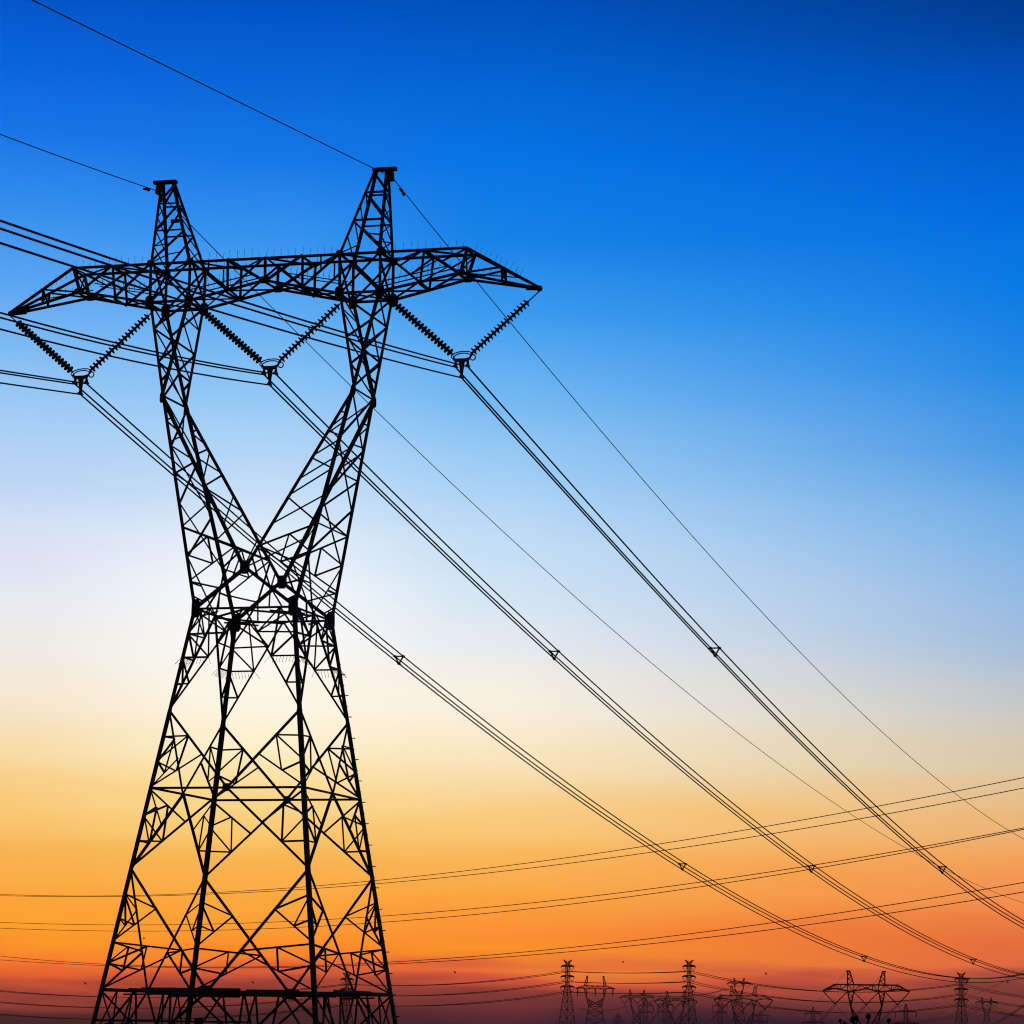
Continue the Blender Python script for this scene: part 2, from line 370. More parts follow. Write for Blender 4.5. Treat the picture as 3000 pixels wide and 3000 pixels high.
# window arms: two tapering columns from the waist to the crossarm
for s in (-1, 1):
    arm = MB(); legs = []
    n1 = {}
    for sy in (-1, 1):
        O = V((s * XBO, sy * YB, ZB)); I = V((s * XBI, sy * YB, ZB)); Kn = V((s * XK, sy * YK, ZK)); Wc = leg(s, sy, 1); X = V((0, sy * YC, ZC))
        n1[sy] = (O, I, Kn, Wc, X); nn = (0, sy, 0.05)
        mo, mi = MB(), MB()
        mo.corner(Wc, Kn, .155, (-s, 0, 0), (0, -sy, 0)); mo.corner(Kn, O, .135, (-s, 0, 0), (0, -sy, 0))
        mi.corner(X, Kn, .155, (s, 0, 0), (0, -sy, 0)); mi.corner(Kn, I, .135, (s, 0, 0), (0, -sy, 0))
        legs += [mo, mi]
        o = lambda t: L(O, Kn, t); i_ = lambda t: L(I, Kn, t)
        for a, b in [(i_(0), o(.27)), (o(.28), i_(.46)), (i_(.47), o(.63)), (o(.64), i_(.74)), (i_(.75), o(.84))]: arm.ang(a, b, .095, nn, 1, -0.03 + jit())
        o = lambda t: L(Kn, Wc, t); i_ = lambda t: L(Kn, X, t)
        dg = lambda t: L(X, Wc, t); hz = lambda t: L(Wc, V((0, sy * YW, ZW)), t)
        mA, mB_ = L(o(.62), i_(.88), .48), L(i_(.88), o(.87), .5)
        for a, b in [(o(.115), i_(.13)), (o(.12), i_(.22)), (i_(.24), o(.22)), (o(.235), i_(.38)), (i_(.39), o(.37)), (o(.37), i_(.6)), (i_(.61), o(.62)),
                     (o(.62), i_(.88)), (i_(.88), o(.87)), (o(.75), mA), (o(.75), mB_), (mA, mB_), (o(.875), dg(.5)), (i_(.885), dg(.5)), (dg(.5), hz(.25)), (dg(.5), hz(.5)),
                     (o(.94), L(dg(.5), Wc, .65)), (i_(.94), dg(.25))]:
            arm.ang(a, b, W3, nn, random.choice((1, -1)), -0.03 + jit())
        arm.ang(X, Wc, .15, nn, 1, 0.0)
    (On, In, Kn, Wn, Xn), (Of, If, Kf, Wf, Xf) = n1[-1], n1[1]
    side, inn = (s, 0, 0.1), (-s, 0, -0.1)
    lv = [0, .28, .63, 1]
    for a, b in zip(lv[:-1], lv[1:]):
        arm.ang(L(On, Kn, a), L(Of, Kf, b), .08, side, 1, -.03); arm.ang(L(Of, Kf, a), L(On, Kn, b), .08, side, -1, -.06)
    for a, b in [(.17, .22), (0, .22), (.2, .49), (.46, .72), (.74, 1)]: arm.ang(L(In, Kn, a), L(If, Kf, b), .075, inn, 1, -.03 + jit())
    lv = [0, .235, .505, .757, 1]
    mab = L(Wn, Wf, .5)
    for k in range(3):
        a, b = lv[k], lv[k + 1]
        arm.ang(L(Kn, Wn, a), L(Kf, Wf, b), .08, side, 1, -.03); arm.ang(L(Kf, Wf, a), L(Kn, Wn, b), .08, side, -1, -.06)
    arm.ang(L(Kn, Wn, .757), mab, .08, side, 1, -.03); arm.ang(L(Kf, Wf, .757), mab, .08, side, 1, -.03)
    for q in (.88,):
        arm.ang(L(Kn, Wn, q), L(L(Kn, Wn, .757), mab, .5), W3, side); arm.ang(L(Kf, Wf, q), L(L(Kf, Wf, .757), mab, .5), W3, side)
    lv = [0, .26, .51, .76, 1]
    for k in range(4): arm.ang(L(Kf, Xf, lv[k]), L(Kn, Xn, lv[k + 1]), .075, inn, 1, -.03)
    # struts between near and far faces
    arm.ang(L(Kn, Wn, .62), L(Kf, Xf, .88), .06, (0, 0, 1))
    arm.ang(L(Kn, Wn, .62), L(Kf, Wf, .62), .08, side); arm.ang(L(Kn, Xn, .88), L(Kf, Xf, .88), .08, inn)
    arm.ang(Kn, Kf, .1, side)
    ao = T(arm, 'window_arm')
    for lm in legs: T(lm, 'arm_leg', STEEL, ao)
    for sy in (-1, 1):
        gusset(V((s * XK, sy * (YK + .03), ZK - .1)), (0, sy, .05), .22, .5)
        gusset(V((s * XBO, sy * (YB + .03), ZB)), (0, sy, 0), .42, .62)
        gusset(V((s * XBI, sy * (YB + .03), ZB)), (0, sy, 0), .42, .62)
        gusset(V((s * XTO, sy * (YT + .03), ZT - .05)), (0, sy, 0), .34, .34)
        gusset(V((s * XTI, sy * (YT + .03), ZT - .05)), (0, sy, 0), .34, .34)

# crossarm
ca = MB(); chords = MB(); spikes = MB()
top = lambda x, sy: V((x, sy * (YT if abs(x) <= XTO else YT + (YET - YT) * (abs(x) - XTO) / (XE - XTO)), ZT))
def bot(x, sy):
    a = abs(x)
    if a <= XBI: return V((x, sy * (YM + (YB - YM) * a / XBI), ZM + (ZB - ZM) * a / XBI))
    if a <= XBO: return V((x, sy * YB, ZB))
    t = (a - XBO) / (XEB - XBO)
    return V((x, sy * (YB + (YEB - YB) * t), ZB + (ZEB - ZB) * t))
CW = .135
for sy in (-1, 1):
    n = (0, sy, 0)
    chords.box(top(-XE, sy), top(XE, sy), CW, CW * .8)
    for s in (-1, 1):
        chords.box(top(s * XE, sy), (tipx(s), sy * .08, ZTIP), CW * .9, CW * .8)
        chords.box(bot(s * XEB, sy), (tipx(s), sy * .08, ZTIP - .03), CW * .9, CW * .8)
        chords.box(bot(s * XBO, sy), bot(s * XEB, sy), CW, CW * .8)
        chords.box(bot(s * XBI, sy), bot(s * .01, sy), CW, CW * .8)
        chords.box(bot(s * XBI, sy), bot(s * XBO, sy), CW, CW * .8)
        # outer bays
        xm = (XTO + XE) / 2; xb = (XBO + XEB) / 2
        d1 = (top(s * XTO, sy), bot(s * xb, sy)); d2 = (top(s * xm, sy), bot(s * XEB, sy))
        for a, b in (d1, d2): ca.ang(a, b, .1, n, 1, jit())
        ca.ang(top(s * xm, sy), bot(s * xb, sy), .095, n, 1, -.05)
        ca.ang(top(s * xm, sy), L(*d1, .48), .075, n, 1, -.03); ca.ang(top(s * XE, sy), L(*d2, .5), .075, n, 1, -.03)
        ca.ang(L(*d1, .75), L(*d2, .42), .06, n, 1, -.06)
        ca.ang(top(s * XE, sy), bot(s * XEB, sy), .13, n, 1, -.02); ca.ang(top(s * XE, sy), bot(s * XEB, -sy), .08, (s, 0, 0))
        # tip bay
        q = L(top(s * XE, sy), (tipx(s), sy * .08, ZTIP), .47); w = L(bot(s * XEB, sy), (tipx(s), sy * .08, ZTIP), .53)
        ca.ang(q, w, .09, n); ca.ang(q, bot(s * XEB, sy), .085, n, 1, -.03); ca.ang(q, V((w.x, -w.y, w.z)), .06, n)
        # box over each window arm
        ca.ang(bot(s * XBO, sy), top(s * XTO, sy), .14, n); ca.ang(bot(s * XBI, sy), top(s * XTI, sy), .14, n)
        ca.ang(bot(s * XBO, sy), top(s * XTI, sy), .11, n, 1, -.03); ca.ang(bot(s * XBI, sy), top(s * XTO, sy), .11, n, 1, -.07)
        # middle bays
        x1, x2 = XTI * .5, 0.0
        ca.ang(top(s * XTI, sy), bot(s * x1, sy), .1, n, 1, -.02); ca.ang(top(s * x1, sy), bot(s * x1, sy), .1, n, 1, -.05)
        ca.ang(top(s * x1, sy), bot(s * .02, sy), .12, n, 1, -.02); ca.ang(top(s * .01, sy), bot(s * x1, sy), .085, n, 1, -.06)
        ca.ang(L(top(s * XTI, sy), top(s * x1, sy), .5), L(top(s * XTI, sy), bot(s * x1, sy), .5), .06, n)
    ca.ang(top(0, sy), bot(0, sy), .11, n, 1, -.04)
    gusset(bot(0, sy) + V((0, sy * .03, .02)), n, .5, .34)
    for s in (-1, 1): gusset(bot(s * XEB, sy) + V((0, sy * .03, .02)), n, .5, .3)
for s in (-1, 1):
    xs = [0, XTI * .5, XTI, XTO, (XTO + XE) / 2, XE]; bs = [0, XBI * .5, XBI, XBO, (XBO + XEB) / 2, XEB]
    for k in range(5):
        sy = 1 if k % 2 else -1
        ca.ang(top(s * xs[k], sy), top(s * xs[k + 1], -sy), .085, (0, 0, 1), 1, -.02); ca.ang(bot(s * bs[k], -sy), bot(s * bs[k + 1], sy), .085, (0, 0, 1), 1, .02)
        ca.ang(bot(s * bs[k], sy), bot(s * bs[k + 1], -sy), .07, (0, 0, 1), 1, .06)
        for f, q in ((top, xs), (bot, bs)): ca.ang(f(s * q[k + 1], -1), f(s * q[k + 1], 1), .085, (0, 0, 1), 1, -.04)
    for x in (XTO, XTI):
        ca.ang(bot(s * x, -1), top(s * x, 1), .08, (s, 0, 0)); ca.ang(bot(s * x, 1), top(s * x, -1), .08, (s, 0, 0), 1, -.05)
    m = MB(); m.lathe([(.05, -.13), (.13, -.1), (.15, 0), (.13, .1), (.05, .13)], (tipx(s) - s * .05, 0, ZTIP - .01), (0, 1, 0), 10); m.box((s * 12.3, 0, ZTIP + .03), (tipx(s) - s * .02, 0, ZTIP - .01), .16, .16)
    T(m, 'tip_casting')
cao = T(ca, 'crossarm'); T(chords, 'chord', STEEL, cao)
# bird guard rods standing on the top chords and on the inner guard rails
rails = MB()
def rods(a, b, step, h, lean):
    a, b = V(a), V(b); n = int((b - a).length / step)
    for i in range(n):
        p = L(a, b, (i + .5) / n); q = p + V((random.uniform(-.05, .05) + lean, random.uniform(-.05, .05), h * random.uniform(.85, 1.1)))
        spikes.tube([p, q], .0085, 3)
for sy in (-1, 1):
    rods(top(-XE, sy), top(-XTO - .3, sy), .34, .36, 0); rods(top(XTO + .2, sy), top(XE, sy), .34, .36, 0); rods(top(-XTI + .4, sy), top(XTI - .2, sy), .34, .36, 0)
for s in (-1, 1):
    rods((s * XE, 0, ZET), (s * (XTIP - .9), 0, ZTIP + .55), .27, .36, s * .14)
    for sy in (-.4, .4):
        a, b = V((s * 5.2, sy, 32.35)), V((s * 8.7, sy * .8, 33.0)); rails.ang(a, b, .05, (0, 0, 1)); rods(a, b, .27, .36, 0)
        a, b = V((s * 3.9, sy, 32.45)), V((s * .7, sy, 33.05)); rails.ang(a, b, .05, (0, 0, 1)); rods(a, b, .27, .36, 0)
    rails.ang((s * 8.9, 0, 32.75), (s * 12, 0, 32.35), .05, (0, 0, 1)); rods((s * 8.9, 0, 32.75), (s * 12, 0, 32.35), .3, .34, 0)
T(rails, 'guard_rail')
so = T(spikes, 'bird_guard_rods'); so['kind'] = 'stuff'
# brushes below the waist
spk = MB()
for ca_, cb_, n in faces:
    for lg_, ot in ((ca_, cb_), (cb_, ca_)):
        N = leg(*lg_, V3); Mid = L(leg(*lg_, 1), leg(*ot, 1), .5); a = leg(*lg_, V3 + (1 - V3) * .52); b = L(N, Mid, .52)
        for i in range(9):
            p = L(a, b, i / 8); q = p + V((n[0] * .25, n[1] * .25, -.35)) + (a - b).normalized() * (.22 if i == 0 else -.22 if i == 8 else 0)
            spk.tube([p, q], .01, 3)
o = T(spk, 'climbing_deterrent_rods'); o['kind'] = 'stuff'

# earth wire peaks
for s in (-1, 1):
    m = MB(); inn = {}
    for sy in (-1, 1):
        O, I = V((s * XTO, sy * YT, ZT)), V((s * XTI, sy * YT, ZT)); Ot, It = V((s * XPO, sy * YP, ZP)), V((s * XPI, sy * YP, ZP)); inn[sy] = (O, I, Ot, It); n = (0, sy, .2)
        m.corner(O, Ot, .13, (-s, 0, 0), (0, -sy, 0)); m.corner(I, It, .13, (s, 0, 0), (0, -sy, 0))
        o = lambda t: L(Ot, O, t); i_ = lambda t: L(It, I, t)
        for a, b in [(i_(.02), o(.25)), (o(.26), i_(.26)), (i_(.27), o(.59)), (o(.6), i_(.6)), (i_(.61), o(.97))]: m.ang(a, b, .085, n, 1, -.03 + jit())
        m.ang(o(.8), L(i_(.61), o(.97), .45), .06, n)
    lv = [0.02, .26, .43, .6, .8, 1]
    for k in range(5):
        for q, nn in ((0, (s, 0, 0)), (1, (-s, 0, 0))):
            a0, a1 = L(inn[-1][2 + q], inn[-1][q], lv[k]), L(inn[-1][2 + q], inn[-1][q], lv[k + 1]); b0, b1 = L(inn[1][2 + q], inn[1][q], lv[k]), L(inn[1][2 + q], inn[1][q], lv[k + 1])
            m.ang(a0, b1, .065, nn, 1, -.02)
            if q == 0 or k == 4: m.ang(b0, a1, .065, nn, 1, -.05)
    pk = T(m, 'earth_peak')
    m = MB(); m.box((s * 4.86, 0, ZP + .06), (s * 6.0, 0, ZP + .06), .3, .15); m.box((s * 5.72, 0, ZP), (s * 5.78, 0, ZP - .5), .2, .3, (0, 1, 0))
    T(m, 'cap_bar', STEEL, pk)
    if s < 0:
        m = MB(); m.box((-4.9, -.45, 35.75), (-4.5, -.45, 35.75), .1, .16); T(m, 'marker_plate', STEEL, pk)
# short fittings that hold the insulators
# ------------------------------------------------------------------ insulator strings (three V sets)
disc_prof = [(.06, .0), (.075, .03), (.08, .055), (.15, .07), (.195, .095), (.2, .125), (.185, .135), (.11, .135), (.07, .145), (.05, .17)]
dm = MB(); dm.lathe(disc_prof, (0, 0, 0), (0, 0, 1), 14)
disc_proto = None
YOKES = {-1: (-9.37, 27.80), 0: (0.05, 27.88), 1: (9.30, 27.85)}
SETS = {-1: ((tipx(-1), ZTIP - .1, .5), (-XBO - .1, ZB - .1, .45)), 0: ((-XBI + .1, ZB - .1, .35), (XBI - .1, ZB - .1, .35)), 1: ((XBO + .1, ZB - .1, .35), (tipx(1), ZTIP - .1, .75))}
which = {-1: 'left phase', 0: 'middle phase', 1: 'right phase'}
hang = {(-1, 0): 'insulator string slanting down from the left tip of the crossarm', (-1, 1): 'insulator string rising from the left yoke to the left window arm',
        (0, 0): 'insulator string slanting down from the left window arm to the middle yoke', (0, 1): 'insulator string rising from the middle yoke to the right window arm',
        (1, 0): 'insulator string slanting down from the right window arm to the right yoke', (1, 1): 'insulator string rising to the right tip of the crossarm'}
for ph in (-1, 0, 1):
    yx, yz = YOKES[ph]
    for q in (0, 1):
        ax, az, link = SETS[ph][q]
        A = V((ax, 0, az)); B = V((yx + (-.42 if q == 0 else .42), 0, yz + 1.02))
        d = (B - A).normalized(); tot = (B - A).length
        root = empty('insulator_string', A, hang[(ph, q)] + ', stacked dark discs', 'insulator', 'insulator strings of the near pylon')
        m = MB(); m.tube([V((0, 0, 0)), d * link], .03, 5); m.tube([d * (link - .02), d * (tot - .1)], .05, 6); m.tube([d * (tot - .14), d * tot], .045, 6)
        m.build('core_rod', ALU, root)
        n = int((tot - link - .1) / .2)
        rot = d.to_track_quat('Z', 'Y').to_euler()
        for i in range(n):
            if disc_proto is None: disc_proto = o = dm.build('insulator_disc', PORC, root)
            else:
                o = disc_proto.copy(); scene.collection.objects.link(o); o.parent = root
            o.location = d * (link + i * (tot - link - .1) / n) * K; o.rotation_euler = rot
    # yoke with rings and clamps
    root = empty('yoke_assembly', (yx, 0, yz), 'dark yoke plate with arcing rings and clamps joining the %s insulators to its conductors' % which[ph], 'yoke', 'yokes under the near pylon')
    m = MB(); m.plate((0, 0, .72), (0, 1, 0), [(-.44, .3), (-.34, .02), (-.1, -.08), (.1, -.08), (.34, .02), (.44, .3), (.3, .12), (-.3, .12)], .06)
    m.build('yoke_plate', ALU, root)
    m = MB(); m.plate((0, 0, .38), (0, 1, .01), [(-.13, .3), (-.045, -.34), (.045, -.34), (.13, .3)], .09); m.build('suspension_strap', ALU, root)
    for off in (V((-.29, 0, .5)), V((.29, 0, .5)), V((0, 0, 0))):
        m = MB(); m.plate(off + V((0, 0, .09)), (1, 0, 0), [(-.3, -.12), (-.12, -.05), (0, .14), (.12, -.05), (.3, -.12), (.1, -.16), (-.1, -.16)], .09); m.build('clamp', ALU, root)
    for zz, rx, ry in ((.98, .5, .3), (.88, .42, .22)):
        m = MB(); m.tube([V((rx * math.cos(a), ry * math.sin(a), zz + .25 * math.sin(a))) for a in [2 * math.pi * k / 20 for k in range(20)]], .027, 6, True); m.build('arcing_ring', ALU, root)
    m = MB(); m.tube([V((.5 + .13 * math.cos(a), .05, .88 + .13 * math.sin(a))) for a in [2 * math.pi * k / 12 for k in range(12)]], .03, 5, True); m.build('horn_ring', ALU, root)

# ------------------------------------------------------------------ conductors and earth wires of the near line
FW = {-1: (.074, -.2159, .3345, .7046, 238), 0: (.0652, -.2063, .3147, .5795, 200), 1: (.1013, -.2303, .0696, 3.0869, 122)}
BK = {-1: (-.075, .1485, .0702), 0: (-.0757, .1624, .5783), 1: (-.0779, .1511, .1972)}
def fz(q, y):
    s, a, b, c, cut = q; cut += 12
    if y <= cut: return a * y + b / 1e3 * y * y + c / 1e6 * y ** 3
    z = a * cut + b / 1e3 * cut ** 2 + c / 1e6 * cut ** 3; sl = a + 2 * b / 1e3 * cut + 3 * c / 1e6 * cut ** 2
    return z + sl * (y - cut) + .0003 * (y - cut) ** 2
def line_pts(fq, bq, x0, z0):
    pts = []
    for i in range(40, 0, -1):
        y = -i * 4.0; pts.append(V((x0 + bq[0] * y, y, z0 + bq[1] * y + max(bq[2], 0) / 1e3 * y * y)) if True else None)
    pts = [V((p.x, p.y, z0 - bq[1] * (-p.y) * 1 + max(bq[2], 0) / 1e3 * p.y ** 2)) for p in pts]
    pts.append(V((x0, 0, z0)))
    for i in range(1, 70):
        y = i * 4.0; pts.append(V((x0 + fq[0] * y, y, z0 + fz(fq, y))))
    return pts
sub = [('upper left', -.29, .5), ('upper right', .29, .5), ('lower', 0, 0)]
pname = {-1: 'left', 0: 'middle', 1: 'right'}
def tight(y): return 1 - .13 * max(0, min(1, y / 28))       # the bundle closes up away from the yoke
for ph in (-1, 0, 1):
    x0, z0 = YOKES[ph]
    for nm, dx, dz in sub:
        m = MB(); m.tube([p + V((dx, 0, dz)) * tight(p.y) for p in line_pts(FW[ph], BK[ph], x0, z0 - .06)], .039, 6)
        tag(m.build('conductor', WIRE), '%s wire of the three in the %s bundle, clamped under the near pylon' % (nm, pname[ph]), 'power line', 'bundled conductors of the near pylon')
    ordn = ['first', 'second', 'third', 'fourth']
    for k, y in enumerate({-1: (41.1, 99.2, 157.3, 203.3), 0: (42.1, 104.2, 167.3), 1: (38.1, 91.2)}[ph]):
        p = V((x0 + FW[ph][0] * y, y, z0 + fz(FW[ph], y) - .06))
        root = empty('bundle_spacer', p, 'triangular spacer on the %s bundle, %s one along from the near pylon' % (pname[ph], ordn[k]), 'spacer', 'bundle spacers')
        m = MB(); pr = [V((dx, 0, dz)) * tight(y) for _, dx, dz in sub]
        for i in range(3): m.box(pr[i], pr[(i + 1) % 3], .075, .075, (0, 1, 0))
        m.build('frame', ALU, root)
        for q in pr:
            m = MB(); m.tube([q - V((0, .14, 0)), q + V((0, .14, 0))], .08, 7); m.build('clamp', ALU, root)
EF = {-1: (.0693, -.202, .4116, -.02, 260), 1: (.1085, -.2553, .3537, 1.9068, 165)}
EB = {-1: (-.0754, .1539, .2897), 1: (-.076, .1481, 0.0)}
for s in (-1, 1):
    x0, z0 = s * 5.8, ZP - .35
    m = MB(); pts = line_pts(EF[s], EB[s], x0, z0); m.tube(pts, .023, 5)
    tag(m.build('earth_wire', WIRE), 'thin single wire running over the %s peak of the near pylon' % ('left' if s < 0 else 'right'), 'earth wire', 'earth wires of the near pylon')
    y = -1.7 if s < 0 else 1.15
    zz = z0 + (EB[s][1] * y if y < 0 else fz(EF[s], y)); p = V((x0 + (EB[s][0] if y < 0 else EF[s][0]) * y, y, zz - .1))
    root = empty('vibration_damper', p, 'small dumbbell damper on the earth wire beside the %s peak' % ('left' if s < 0 else 'right'), 'damper', 'vibration dampers')
    dd = V((0, 1, EB[s][1] if y < 0 else EF[s][1])).normalized()
    m = MB(); m.tube([dd * -.22, dd * .22], .02, 5); m.box((0, 0, -.02), (0, 0, .12), .05, .08); m.build('clamp_rod', ALU, root)
    for e in (-1, 1):
        m = MB(); m.lathe([(.03, -.11), (.065, -.09), (.07, .07), (.03, .1)], dd * (e * .22), dd, 8); m.build('weight', ALU, root)
    root = empty('wire_hanger', (x0, 0, ZP), 'short hanger holding the earth wire under the %s peak' % ('left' if s < 0 else 'right'), 'hanger', 'earth wire hangers')
    m = MB(); m.tube([V((0, 0, .0)), V((0, 0, -.24))], .03, 5); m.build('shackle', ALU, root)
    m = MB(); m.plate((0, 0, -.32), (1, 0, 0), [(-.2, -.08), (0, .12), (.2, -.08), (0, -.12)], .08); m.build('clamp', ALU, root)

# ------------------------------------------------------------------ line crossing behind the near pylon
A_, B_ = V((-205.3, 426.9, 0)), V((13.3, 189.9, 0))
CROSS = [('topmost', 'upper', (1.68, 13.978, -12.995, 21.304)), ('topmost', 'lower', (4.416, 9.07, -11.647, 21.075)), ('middle', 'upper', (5.763, 7.635, -10.572, 16.072)),
         ('middle', 'lower', (6.592, 7.564, -10.382, 14.986)), ('lowest', 'upper', (1.896, 16.379, -14.627, 9.795)), ('lowest', 'lower', (5.295, 8.867, -10.746, 9.077))]
for pr, ul, co in CROSS:
    pts = []
    fz_ = lambda u: ((co[0] * u + co[1]) * u + co[2]) * u + co[3]
    for i in range(-90, 100):
        u = i / 60; uc = max(0, min(1.08, u)); z = fz_(uc) + (u - uc) * (3 * co[0] * uc * uc + 2 * co[1] * uc + co[2]) * (.6 if u < 0 else 1) + (8 * u * u if u < 0 else 0); p = A_ + (B_ - A_) * u; p.z = z; pts.append(p)
    m = MB(); m.tube(pts, .046, 5)
    tag(m.build('conductor', WIRE), '%s wire of the %s pair of thin wires crossing behind the near pylon' % (ul, pr), 'power line', 'wires crossing behind the near pylon')

# ------------------------------------------------------------------ distant towers
def facing(p): return math.atan2(-(p.x - EYE.x), p.y - EYE.y)
def lattice(m, prof, wl, wb, corner_on=False):
    """square lattice column through (z, half width) levels"""
    v0 = len(m.v)
    for (z0, h0), (z1, h1) in zip(prof[:-1], prof[1:]):
        for sx, sy in corners: m.box((sx * h0, sy * h0, z0), (sx * h1, sy * h1, z1), wl, wl, (0, 1, 0))
        for (a, b, n) in faces:
            P = [V((a[0] * h0, a[1] * h0, z0)), V((b[0] * h0, b[1] * h0, z0)), V((a[0] * h1, a[1] * h1, z1)), V((b[0] * h1, b[1] * h1, z1))]
            m.box(P[0], P[3], wb, wb); m.box(P[1], P[2], wb, wb); m.box(P[2], P[3], wb, wb)
    if corner_on:
        for i in range(v0, len(m.v)): p = m.v[i]; m.v[i] = V(((p.x - p.y) * .5, (p.x + p.y) * .5, p.z))
def at_ground(px, d):
    p = at(px, 2990, d); p.z = gz(p.x, p.y) - .2; return p
FARG = 'far pylons along the horizon'
far = {}
def dc_tower(key, px, ytop, d, label):
    b = at_ground(px, d); H = at(px, ytop, d).z - b.z; u = d / FPX     # one photo pixel at that distance
    root = empty('double_circuit_tower', b, label, 'pylon', FARG, facing(b))
    a = [H - 18 * u, H - 47.5 * u, H - 77 * u]
    m = MB(); hb = 25 * u + (a[2] - 111 * u) * .14
    lo = [(0, max(hb, 30 * u))]; nlv = 7; z1 = a[2] - 8 * u
    for i in range(1, nlv): lo.append((z1 * (1 - (1 - i / nlv) ** 1.25), 0))
    lo.append((z1, 9 * u)); lo = [(z, lo[0][1] + (9 * u - lo[0][1]) * z / z1) for z, h in lo]
    lattice(m, lo, .34, .2, True); m.build('body', STEEL, root)
    m = MB(); top_ = H - 10 * u; n = 11
    lattice(m, [(z1 + (top_ - z1) * i / n, (9 - 3.4 * min(1, i / 2.5)) * u) for i in range(n + 1)], .27, .16, True); m.build('mast', STEEL, root)
    for i, z in enumerate(a):
        w = (19, 19.8, 20.6)[i] * u
        for s in (-1, 1):
            m = MB(); P = [(3 * u, -1.2 * u), (3 * u, 3.4 * u), (w * .5, 3.0 * u), (w * .78, 1.3 * u), (w, -1.8 * u), (w * .7, -1.0 * u)]
            for (x, y), (x2, y2) in zip(P, P[1:] + P[:1]):
                for yy in (-.8, .8): m.box((s * x, yy, z + y), (s * x2, yy * (.3 if x2 > w * .9 else 1), z + y2), .4, .4, (0, 1, 0))
            for t in (.3, .42, .54, .66): m.box((s * w * t, -.6, z - 1.0 * u), (s * w * (t + .06), .6, z + 3.2 * u * (1.15 - t * .75)), .36, .36)
            m.build('arm', STEEL, root)
    m = MB()
    for s in (-1, 1):
        m.box((s * .5 * u, 0, H - 6.5 * u), (s * 12.5 * u, 0, H), .4, .4, (0, 1, 0)); m.box((s * 5 * u, 0, H - 10 * u), (s * 12.5 * u, 0, H), .36, .36, (0, 1, 0)); m.box((s * 6.5 * u, 0, H - 4 * u), (s * 4 * u, 0, H - 8 * u), .3, .3, (0, 1, 0)); m.box((s * .5 * u, 0, H - 6.5 * u), (s * 5 * u, 0, H - 10 * u), .3, .3, (0, 1, 0))
    m.box((-5 * u, 0, H - 11 * u), (5 * u, 0, H - 11 * u), .4, .4); m.build('horns', STEEL, root)
    rt = V((math.cos(facing(b)), math.sin(facing(b)), 0)); pts = {}
    for i, z in enumerate(a):
        w = (19, 19.8, 20.6)[i] * u
        for s in (-1, 1):
            base = b + rt * (s * w * .62); base.z = b.z + z - 15 * u; pts[(i, s)] = base
            ro = tag(MBv([(b + rt * (s * w) + V((0, 0, z - 2 * u)), base), (b + rt * (s * 5.5 * u) + V((0, 0, z - 1.5 * u)), base)], .15), 'tiny insulator pair on the ' + label, 'insulator', 'insulators on the ' + label)
    far[key] = pts
def MBv(segs, r, name='insulator_pair'):
    m = MB()
    for a, b in segs:
        d = (b - a); n = max(3, int(d.length / .3)); m.tube([L(a, b, i / n) for i in range(n + 1)], [r * (1.0 if i % 2 else .6) for i in range(n + 1)], 5)
    return m.build(name, PORC, None, segs[0][1])
dc_tower('a', 1014, 2850, 1560, 'three-tier far pylon behind the near pylon legs')
dc_tower('b', 1661, 2812, 1500, 'tall three-tier far pylon beside the low-V pylon')
dc_tower('c', 2018, 2812, 1500, 'tall three-tier far pylon overlapping a wide window pylon')
dc_tower('d', 2817, 2849, 1560, 'three-tier far pylon under the dip of the near conductors')

